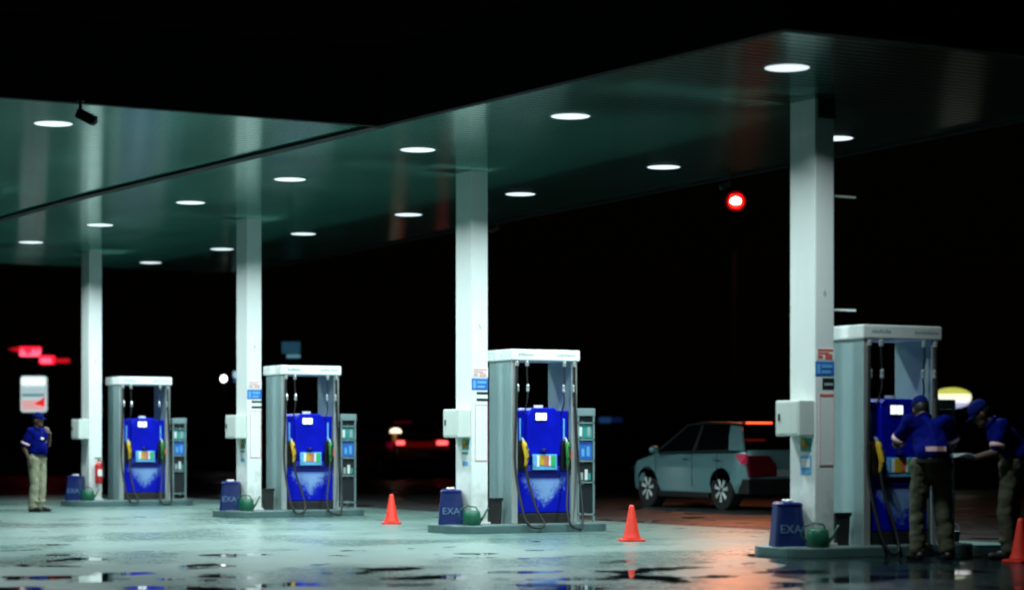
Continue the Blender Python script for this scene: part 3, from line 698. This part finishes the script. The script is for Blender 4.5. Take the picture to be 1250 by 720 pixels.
# ------------------------------------------------------------------ people
from mathutils import noise as mnoise
def creases(o, amp):    # cloth folds, running across the limbs
    o.data.update(); sh = random.uniform(0, 50)
    nn = [v.normal.copy() for v in o.data.vertices]
    for v, n in zip(o.data.vertices, nn):
        c = v.co; d = mnoise.noise(Vector((c.x*7+sh, c.y*7, c.z*11+c.y*6))) + .5*mnoise.noise(Vector((c.x*16, c.y*16+sh, c.z*22)))
        v.co = c + n*(amp*(d if d > 0 else d*1.5))
    o.data.update(); return o
def person(label, p, rz, J, shirt, trousers, capm, name='person', brim=True, scale=1.0, extras=()):
    t = empty(name, p, rz); t.scale = (scale,)*3; tag(t, label, 'person')
    v = {k: Vector(x) for k, x in J.items()}
    hd = v['head']; fw = (v['face']-hd).normalized(); up = v['up'].normalized(); lf = up.cross(fw).normalized(); up = fw.cross(lf)
    HM = Matrix((fw, lf, up)).transposed()
    def h(x, y, z): return hd + HM @ Vector((x, y, z))
    b = MB()
    # torso and limbs under the clothes
    b.cap(v['pelvis'], v['chest'], .115, .125, (1, 1)); b.cap(v['chest'], v['neck'], .11, .055); b.cap(v['neck'], hd, .054, .055)
    # head
    b.ell(h(0, 0, .02), (.098, .076, .108), HM, 20, 14); b.ell(h(.035, 0, -.055), (.062, .054, .062), HM)
    b.ell(h(.097, 0, -.012), (.022, .014, .026), HM, 10, 8); b.ell(h(.078, 0, .022), (.022, .05, .014), HM, 10, 8); b.ell(h(.083, 0, -.085), (.020, .026, .016), HM, 10, 8)
    for s in (-1, 1): b.ell(h(-.008, s*.078, -.005), (.022, .010, .034), HM, 10, 8)
    for s, n in ((1, 'l'), (-1, 'r')):
        sh, el, wr = v['sh'+n], v['el'+n], v['wr'+n]; hand = v['hand'+n]
        b.cap(v['chest'], sh, .09, .06); b.cap(sh, el, .050, .040); b.cap(el, wr, .041, .027)
        hp, kn, an = v['hip'+n], v['kn'+n], v['an'+n]
        b.cap(v['pelvis'], hp, .10, .09); b.cap(hp, kn, .085, .055); b.cap(kn, an, .058, .038)
        toe = v['toe'+n]; b.cap(an+Vector((0, 0, -.03)), toe, .038, .034)
        # hand: palm, four curled fingers, a thumb off its side
        d = (hand-wr).normalized(); ref = Vector((0, s, 0)) if abs(d.y) < .8 else Vector((1, 0, 0))
        w = (ref-d*ref.dot(d)).normalized(); nrm = d.cross(w)
        palm = wr + d*.055
        b.ell(palm, (.045, .040, .018), Matrix((d, w, nrm)).transposed(), 10, 8)
        for j, ln in enumerate((.060, .072, .066, .050)):
            off = w*(-.030+.020*j); k0 = palm+d*.030+off; k1 = k0+d*ln*.55+nrm*.008; k2 = k1+d*ln*.35+nrm*.022
            b.cap(k0, k1, .0095, .009, n=8); b.cap(k1, k2, .009, .008, n=8)
        th0 = palm-d*.02-w*.032; th1 = th0+d*.035-w*.024+nrm*.006; th2 = th1+d*.032-w*.002+nrm*.012
        b.cap(th0, th1, .013, .011, n=8); b.cap(th1, th2, .011, .009, n=8)
    body = b.build('body', M['skin'], t, remesh=.0075)
    # shirt
    b = MB(); rz_ = .5*(v['pelvis']+v['chest'])
    ax = Vector((0, 1, 0))
    b.cap(v['pelvis']+Vector((0, 0, .10)), v['chest'], .142, .145, (1, 1))
    b.cap(v['pelvis']+ax*.055+Vector((0, 0, .09)), v['chest']+ax*.06, .120, .118); b.cap(v['pelvis']-ax*.055+Vector((0, 0, .09)), v['chest']-ax*.06, .120, .118)
    if 'belly' in v: b.ell(v['belly'], (.15, .15, .17))
    b.cap(v['chest'], v['neck']-up*.01, .13, .070)
    for n in 'lr':
        b.cap(v['chest'], v['sh'+n], .115, .082); e = v['sh'+n].lerp(v['el'+n], .80); b.cap(v['sh'+n], e, .078, .068)
    sh_o = creases(b.build('shirt', shirt, t, remesh=.011), .010)
    # collar
    mb = MB(); nk = v['neck']; mb.tube([nk + fw*.062*math.cos(a)+lf*.066*math.sin(a) + up*(.012-.02*math.cos(a)) for a in [R(10+340*k/16) for k in range(17)]], .016, 6)
    mb.build('collar', shirt, sh_o, smooth=True)
    for n in 'lr':
        e0 = v['sh'+n].lerp(v['el'+n], .70); e1 = v['sh'+n].lerp(v['el'+n], .84)
        MB().tube([e0, e1], [.078, .076], 14).build('sleeve_band', M['pinkband'], sh_o, smooth=True)
    # trousers
    b = MB()
    b.cap(v['hipl']+Vector((0, 0, .03)), v['hipr']+Vector((0, 0, .03)), .118, .118); b.cap(v['pelvis'], v['pelvis']-Vector((0, 0, .06)), .135, .125)
    for n in 'lr':
        b.cap(v['hip'+n], v['kn'+n], .108, .083); b.cap(v['kn'+n], v['an'+n]+Vector((0, 0, .01)), .083, .078)
        mid = v['kn'+n].lerp(v['an'+n], .75); b.ell(mid+Vector((.01, 0, 0)), (.088, .082, .05))
    tr = creases(b.build('trousers', trousers, t, remesh=.011), .009)
    mb = MB(); pc = v['pelvis']+Vector((0, 0, .045)); 
    mb.loft([[(pc.x+.158*math.cos(a), pc.y+.185*math.sin(a), pc.z+dz) for a in [2*math.pi*k/24 for k in range(24)]] for dz in (-.045, -.008)])
    mb.build('belt', M['shoe'], tr)
    for n in 'lr':
        a, toe = v['an'+n], v['toe'+n]
        d = (toe-a); d.z = 0; d.normalize()
        MB().cap(Vector((a.x, a.y, .045))-d*.05, Vector((toe.x, toe.y, .035))+d*.03, .046, .040, (1, 1.0)).box(a.x-.01, a.x+.01, a.y-.01, a.y+.01, .0, .03).build('shoe', M['shoe'], t, remesh=.01)
    # hair, eyes, mouth, cap
    b = MB(); b.ell(h(-.022, 0, .022), (.088, .081, .098), HM); b.build('hair', M['hair'], t, smooth=True)
    for s in (-1, 1): MB().ell(h(.083, s*.032, .004), (.010, .014, .008), HM, 8, 6).build('eye', M['eye'], t, smooth=True)
    MB().ell(h(.088, 0, -.052), (.010, .026, .008), HM, 8, 6).build('mouth', M['lip'], t, smooth=True)
    b = MB(); rings = []
    for r_, z in ((1.0, .035), (1.0, .06), (.93, .10), (.72, .13), (.35, .146), (.05, .15)):
        rings.append([h(-.005+.105*r_*math.cos(2*math.pi*k/20), .086*r_*math.sin(2*math.pi*k/20), z) for k in range(20)])
    c_ = b.loft(rings).build('cap', capm, t, smooth=True)
    b = MB(); n = 12
    a_ = [h(.085*math.cos(R(-70+140*k/n)), .082*math.sin(R(-70+140*k/n)), .045) for k in range(n+1)]
    o_ = [h(.085*math.cos(R(-70+140*k/n))+.085*math.cos(R(-70+140*k/n)*1.1), .076*math.sin(R(-70+140*k/n)), .030) for k in range(n+1)]
    up_ = HM @ Vector((0, 0, .008))
    b.loft([a_+o_[::-1], [q+up_ for q in a_+o_[::-1]]]); b.build('brim', capm, c_)
    for nm, m, fn in extras: fn(sh_o if nm != 'hold' else t, v, m)
    return t
def legs(spread=.10, kx=.0, back=0.0):
    return dict(hipl=(0, .095, .88), hipr=(0, -.095, .88), knl=(.02+kx, spread, .47), knr=(.02-kx, -spread, .47), anl=(-.02+kx, spread+.01, .085), anr=(-.02-back, -spread-.01, .085),
                toel=(.13+kx, spread+.035, .035), toer=(.13-back, -spread-.035, .035))
stand = dict(pelvis=(0, 0, .95), chest=(-.01, 0, 1.27), neck=(.0, 0, 1.44), head=(.025, 0, 1.585), face=(.125, .0, 1.578), up=(0, 0, 1), belly=(.05, 0, 1.09),
    shl=(-.01, .175, 1.385), shr=(-.01, -.175, 1.385), elr=(-.11, -.235, 1.12), wrr=(-.02, -.20, .91), handr=(.02, -.19, .82),
    ell=(.10, .21, 1.16), wrl=(.21, .09, 1.36), handl=(.185, .03, 1.45), **legs(.09, .01))
stand['kn'+'l'] = (.03, .10, .47)
pos = on_ground(45, 624.5)
def chest_mark(par, v, m):
    MB().ell((.152, -.06, 1.27), (.012, .055, .022), None, 10, 6).build('badge', m, par)
person('man in blue cap and khaki trousers standing at the far left, hand to mouth', pos+Vector((0, 0, .004)), R(-22), stand, M['shirt'], M['khaki'], M['capblue'], scale=.955, extras=(('badge', M['white'], chest_mark),))
# attendant bent at the right-hand pump, back to us
work = dict(pelvis=(-.04, 0, .95), chest=(.13, 0, 1.23), neck=(.24, 0, 1.37), head=(.345, 0, 1.46), face=(.43, .0, 1.41), up=(.4, 0, .9),
    shl=(.12, .185, 1.345), shr=(.12, -.185, 1.345), ell=(.28, .27, 1.13), wrl=(.50, .20, 1.10), handl=(.59, .17, 1.10),
    elr=(.20, -.29, 1.13), wrr=(.42, -.24, 1.06), handr=(.51, -.21, 1.05), **legs(.125, .03, .05))
def back_band(par, v, m):
    from mathutils.bvhtree import BVHTree
    bv = BVHTree.FromPolygons([q.co for q in par.data.vertices], [list(f.vertices) for f in par.data.polygons])
    mb = MB(); prev = None
    for i in range(15):
        y = -.10+.2*i/14; cur = []
        for z in (1.06, 1.105):
            h_ = bv.ray_cast(Vector((-1, y, z)), Vector((1, 0, 0)))[0]
            cur.append(mb.bm.verts.new((h_.x-.006, y, z)))
        if prev: mb.bm.faces.new((prev[0], cur[0], cur[1], prev[1]))
        prev = cur
    mb.build('reflective_band', m, par, solid=.006)
p = on_ground(1137, 684)
person('man seen from behind in dark blue shirt and khaki trousers, leaning at the right-hand pump', p+Vector((0, 0, .008)), R(97), work, M['shirt'], M['khakishade'], M['capblue'], scale=1.0, extras=(('band', M['pinkband'], back_band),))
# second attendant, stooping to the left
stoop = dict(pelvis=(-.06, 0, .93), chest=(.09, 0, 1.20), neck=(.19, 0, 1.33), head=(.285, 0, 1.42), face=(.37, .0, 1.35), up=(.55, 0, .8),
    shl=(.10, .175, 1.31), shr=(.10, -.175, 1.31), ell=(.16, .235, 1.05), wrl=(.36, .13, .99), handl=(.44, .09, 1.0),
    elr=(.12, -.24, 1.05), wrr=(.34, -.15, 1.0), handr=(.42, -.11, 1.01), **legs(.12, .04, .06))
p = on_ground(1234, 683)
person('man in blue cap stooping over a cloth at the right edge of the photo', p+Vector((0, 0, .008)), R(172), stoop, M['shirt'], M['khakishade'], M['capblue'], scale=1.0)
# cloth in his hands
hp = p + Vector((-.53, -.05, 1.025))
rings = []
for i in range(9):
    y = -.16 + .04*i; rings.append([(x, y, .018*math.sin(x*22+i)+(-.0 - (abs(x)-.1)*.25 if abs(x) > .1 else 0)) for x in [-.17+.034*j for j in range(11)]])
mb = MB(); vs = [[mb.bm.verts.new(q) for q in r] for r in rings]
for a, b_ in zip(vs, vs[1:]):
    for i in range(10): mb.bm.faces.new((a[i], a[i+1], b_[i+1], b_[i]))
o = mb.build('cleaning_cloth', M['digit'], solid=.008, smooth=True); o.location = hp; tag(o, 'pale folded cloth held by the stooping attendant', 'cloth')
# bucket and dropped cup between the attendants
t = empty('bucket', on_ground(1159, 672)+Vector((0, 0, .008))); tag(t, 'small dark blue bucket on the wet ground between the two attendants', 'bucket')
MB().lathe([(.085, 0), (.09, .01), (.115, .20), (.12, .205), (.112, .205), (.085, .03)], 20).build('body', M['bin'], t, smooth=True)
MB().tube([(-.115, 0, .19), (-.09, 0, .27), (0, 0, .31), (.09, 0, .27), (.115, 0, .19)], .005).build('handle', M['chrome'], t)

# ------------------------------------------------------------------ cameras on the canopy edges
def cctv(p, rz, label, s=1.0):
    t = empty('security_camera', p, rz); t.scale = (s,)*3; tag(t, label, 'camera')
    MB().tube([(0, 0, 0), (0, 0, -.10), (.03, 0, -.13)], .018).lathe([(.045, -.02), (.045, 0)], 14).build('bracket', M['black'], t)
    m = MB().box(-.06, .17, -.045, .045, -.06, .045)
    bmesh.ops.transform(m.bm, matrix=Matrix.Translation((.03, 0, -.155)) @ Matrix.Rotation(R(26), 4, 'Y'), verts=m.bm.verts[:])
    h = m.build('housing', M['black'], t, bevel=.012)
    g = MB().lathe([(.034, 0), (.034, .02)], 14); bmesh.ops.transform(g.bm, matrix=Matrix.Translation((.03, 0, -.155)) @ Matrix.Rotation(R(26), 4, 'Y') @ Matrix.Translation((.168, 0, -.008)) @ Matrix.Rotation(R(90), 4, 'Y'), verts=g.bm.verts[:])
    g.build('lens_hood', M['blackgloss'], h)
q = at(98, 122, 1); q = q - Vector((0, 0, CZ)); sc = (CEIL-CZ)/q.z
cctv(Vector((q.x*sc, q.y*sc, CEIL-.0)), R(-25), 'black security camera hanging near the edge of the left canopy', .95)
cctv(loc(farA(5.6)-.04, 5.6, CEIL-.03), R(190), 'small grey camera at the far canopy edge, just above the red signal', .6)
cctv(loc(farA(12.4)-.04, 12.4, CEIL-.03), R(190), 'tiny camera at the far canopy edge, left of the second column from the right', .6)

# ------------------------------------------------------------------ things in the dark behind
def board(px0, px1, py0, py1, Y, name, parent, m, thick=.08, r=.0, dy=0):
    a = at(px0, py1, Y); b = at(px1, py0, Y)
    w, h = (b.x-a.x), (b.z-a.z); cx, cz = (a.x+b.x)/2, (a.z+b.z)/2
    poly = rrect(-w/2, w/2, -h/2, h/2, max(r, .01)*min(w, h), 5)
    mb = MB().loft([[(cx+x, Y+dy, cz+z) for x, z in poly], [(cx+x, Y+dy+thick, cz+z) for x, z in poly]])
    o = mb.build(name, m); o.parent = parent; return o
# lit pylon sign behind the left attendant
Y = 50
t = empty('lit_sign', (0, 0, 0)); tag(t, 'white and red light box sign above the head of the man at the far left', 'sign')
board(25, 56, 458.5, 503, Y, 'panel', t, glow('sign_white', (.62, .78, .82), .6), .18, .12)
board(26, 55.4, 460.5, 470, Y, 'top_band', t, glow('sign_bright', (.95, 1, 1), 1.0), .02, .2, -.024)
board(27, 54.5, 480, 484, Y, 'teal_band', t, glow('sign_teal', (.20, .42, .45), .6), .02, .1, -.024)
board(27, 54.6, 488, 500, Y, 'pink_band', t, glow('sign_pink', (.85, .45, .45), .75), .02, .15, -.024)
a = [at(42, 493, Y), at(55, 484.5, Y), at(55, 496, Y)]
MB().loft([[q+Vector((0, -.06, 0)) for q in a], [q+Vector((0, -.03, 0)) for q in a]]).build('red_wedge', glow('sign_red', (.85, .03, .04), .8), t)
b = at(40, 503, Y); MB().box(b.x-.06, b.x+.06, Y+.04, Y+.14, 0, b.z+.02).build('post', M['post'], t)
# red neon sign
Y = 85
t = empty('neon_sign', (0, 0, 0)); tag(t, 'red neon sign in two stepped pieces, out of focus at the far left', 'sign')
NR = glow('neon_red', (1.0, .012, .04), 1.6); NP = glow('neon_pink', (1.0, .10, .18), 2.0); ND = glow('neon_dim', (.8, .008, .02), .7)
a = [at(9, 427, Y), at(25, 431, Y), at(25, 423, Y), at(25, 424, Y)]
MB().loft([[at(10, 426, Y), at(24, 430, Y), at(24, 423, Y)], [q+Vector((0, .2, 0)) for q in (at(10, 426, Y), at(24, 430, Y), at(24, 423, Y))]]).build('arrow_tube', ND, t)
board(24, 49, 423, 428, Y, 'upper_tube', t, NR, .2, .2); board(24, 47, 430, 434.5, Y, 'upper_tube', t, NP, .2, .3)
for x in (25, 32, 39, 45): board(x, x+4, 426, 433, Y, 'letter_tube', t, NP if x != 32 else NR, .12, .3, -.02)
board(48, 66, 434, 444, Y, 'lower_tube', t, NR, .2, .2); board(50, 63, 437, 443, Y, 'letter_tube', t, NP, .1, .3, -.12)
for x, w in ((66, 6), (73, 5), (79, 5)): board(x, x+w, 437.5, 442.5, Y, 'letter_tube', t, ND, .2, .3)
b = at(46, 434, Y); MB().box(b.x-.1, b.x+.1, Y+.22, Y+.42, 0, b.z).build('post', M['post'], t)
for x in (20, 75):
    b = at(x, 432, Y); c2 = at(46, 432, Y); MB().tube([Vector((b.x, Y+.3, b.z)), Vector((c2.x, Y+.3, c2.z-.3))], .05).build('strut', M['post'], t)
# white street lamp
Y = 95
t = empty('street_lamp', (0, 0, 0)); tag(t, 'distant street lamp, a small white point left of the second column from the left', 'street lamp')
b = at(273, 462, Y); MB().ell(b, (.11, .11, .12)).build('bulb', glow('street_white', (1, 1, 1), 8), t, smooth=True)
MB().box(b.x-.2, b.x+.2, Y-.12, Y+.3, b.z+.13, b.z+.2).build('lamp_shade', M['post'], t, bevel=.03)
MB().tube([(b.x, Y+.5, 0), (b.x, Y+.5, b.z+.2), (b.x, Y+.2, b.z+.24)], .05).build('pole', M['post'], t)
t = empty('floodlight', (0, 0, 0)); tag(t, 'pale blue floodlight head peeking out left of the second column from the left', 'floodlight')
Y = 60; b = at(288, 458, Y)
board(284.5, 292, 453, 461, Y, 'glass', t, glow('flood_pale', (.45, .68, .85), .8), .1, .25)
board(285, 292, 461, 467, Y, 'housing', t, glow('flood_blue', (.03, .10, .25), .5), .1, .25)
MB().box(b.x+.05, b.x+.11, Y+.1, Y+.16, 0, b.z).build('pole', M['post'], t)
# dim blue sign above the second pump
Y = 62
t = empty('billboard', (0, 0, 0)); tag(t, 'dim teal lit board rising above the second pump from the left', 'sign')
board(344, 366, 417, 431, Y, 'panel', t, glow('board_teal', (.02, .085, .14), .55), .12, .06)
board(350, 366, 432.5, 436.5, Y, 'lower_strip', t, glow('board_strip', (.12, .30, .38), .7), .1, .1)
b = at(356, 436, Y); MB().box(b.x-.06, b.x+.06, Y+.13, Y+.25, 0, b.z+.1).build('post', M['post'], t)
# blurred blue sign right of the middle rack
Y = 78
t = empty('shop_sign', (0, 0, 0)); tag(t, 'faint blurred blue sign in the dark right of the middle rack', 'sign')
board(731, 746, 509, 516, Y, 'panel', t, glow('shop_blue', (.015, .06, .18), .5), .12, .3); board(746, 760, 509, 515, Y, 'panel', t, glow('shop_dim', (.006, .014, .08), .4), .12, .3)
b = at(745, 515, Y); MB().box(b.x-.05, b.x+.05, Y+.13, Y+.23, 0, b.z).build('post', M['post'], t)
# mushroom lamp near the red car
Y = 70
t = empty('garden_lamp', (0, 0, 0)); tag(t, 'mushroom headed lamp glowing warm white above the red car', 'lamp')
b = at(483, 526, Y)
MB().lathe([(.17, -.05), (.175, 0), (.13, .06), (.05, .09), (.01, .095)], 20, (b.x, Y, b.z)).build('globe', glow('globe_warm', (1, .80, .55), 2.2), t, smooth=True)
MB().tube([(b.x-.03, Y, b.z-.30), (b.x-.03, Y, b.z-.05)], .06).build('neck', glow('globe_neck', (.30, .13, .03), .5), t)
MB().tube([(b.x-.03, Y, 0), (b.x-.03, Y, b.z-.30)], .05).build('post', M['post'], t)
# oval sign behind the right pump
Y = 58
t = empty('oval_sign', (0, 0, 0)); tag(t, 'glowing oval sign, yellow over white, behind the right-hand attendants', 'sign')
def oval(cx, cy, rx, ry, m, nm, dy, cut0=-1, cut1=1):
    pts = []
    for k in range(41):
        a_ = 2*math.pi*k/40; pts.append((math.cos(a_), max(cut0, min(cut1, math.sin(a_)))))
    pts = pts[:-1]
    MB().loft([[at(cx+rx*x, cy-ry*z, Y)+Vector((0, dy, 0)) for x, z in pts], [at(cx+rx*x, cy-ry*z, Y)+Vector((0, dy+.08, 0)) for x, z in pts]]).build(nm, m, t)
oval(1162, 485, 24, 12, glow('oval_white', (.95, .92, .80), .95), 'panel', 0)
oval(1162, 485, 24, 12, glow('oval_yellow', (.72, .74, .12), .8), 'yellow_field', -.09, .35)
oval(1164, 486, 22, 12, glow('oval_lilac', (.55, .58, .85), .8), 'lower_field', -.09, -1, -.45)
b = at(1162, 496, Y); MB().box(b.x-.07, b.x+.07, Y+.0, Y+.08, 0, b.z).build('post', M['post'], t)
# red signal on a pole beyond the canopy
Y = 47
t = empty('traffic_signal', (0, 0, 0)); tag(t, 'glowing red signal high on a dark pole right of the canopy edge', 'traffic light')
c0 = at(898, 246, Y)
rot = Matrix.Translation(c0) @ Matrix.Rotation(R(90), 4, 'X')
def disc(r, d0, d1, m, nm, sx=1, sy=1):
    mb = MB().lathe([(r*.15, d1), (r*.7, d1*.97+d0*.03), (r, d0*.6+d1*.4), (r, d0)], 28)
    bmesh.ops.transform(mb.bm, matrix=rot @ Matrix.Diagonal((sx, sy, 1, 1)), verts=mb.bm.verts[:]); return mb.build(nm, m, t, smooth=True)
disc(.205, 0, .05, glow('signal_halo', (.36, .002, .006), .34), 'lens')  # red disc wider than the bulb, its glow imitating a bloom halo
disc(.092, .055, .10, glow('signal_core', (1.0, .28, .10), 3000), 'bulb', 1, .55)
MB().box(c0.x-.21, c0.x+.21, Y+.02, Y+.30, c0.z-.21, c0.z+.21).build('housing', M['post'], t, bevel=.03)
MB().box(c0.x-.05, c0.x+.05, Y+.30, Y+.40, 0, c0.z+.15).build('pole', M['post'], t)

# ------------------------------------------------------------------ night sky
w = bpy.data.worlds.new('World'); S.world = w; w.use_nodes = True
nt = w.node_tree; bg = nt.nodes['Background']
sky = nt.nodes.new('ShaderNodeTexSky'); sky.sky_type = 'NISHITA'; sky.sun_disc = False; sky.sun_elevation = R(2); sky.sun_rotation = R(200)
nt.links.new(sky.outputs[0], bg.inputs['Color']); bg.inputs['Strength'].default_value = .00025

# ------------------------------------------------------------------ camera
cd = bpy.data.cameras.new('camera'); co = bpy.data.objects.new('camera', cd); COL.objects.link(co)
co.location = (0, 0, CZ); co.rotation_euler = (R(90), 0, 0)
cd.sensor_width = 36; cd.lens = F/1250*36; cd.shift_y = (540-360)/1250; cd.clip_end = 2000; cd.clip_start = .1
cd.dof.use_dof = True; cd.dof.focus_distance = 28.5; cd.dof.aperture_fstop = 1.0
S.camera = co
S.view_settings.view_transform = 'Standard'; S.view_settings.look = 'None'; S.view_settings.exposure = 0; S.view_settings.gamma = 1
S.render.engine = 'CYCLES'
S.cycles.use_denoising = True
S.cycles.pixel_filter_type = 'BLACKMAN_HARRIS'; S.cycles.filter_width = 2.1
S.cycles.max_bounces = 8; S.cycles.sample_clamp_indirect = 6
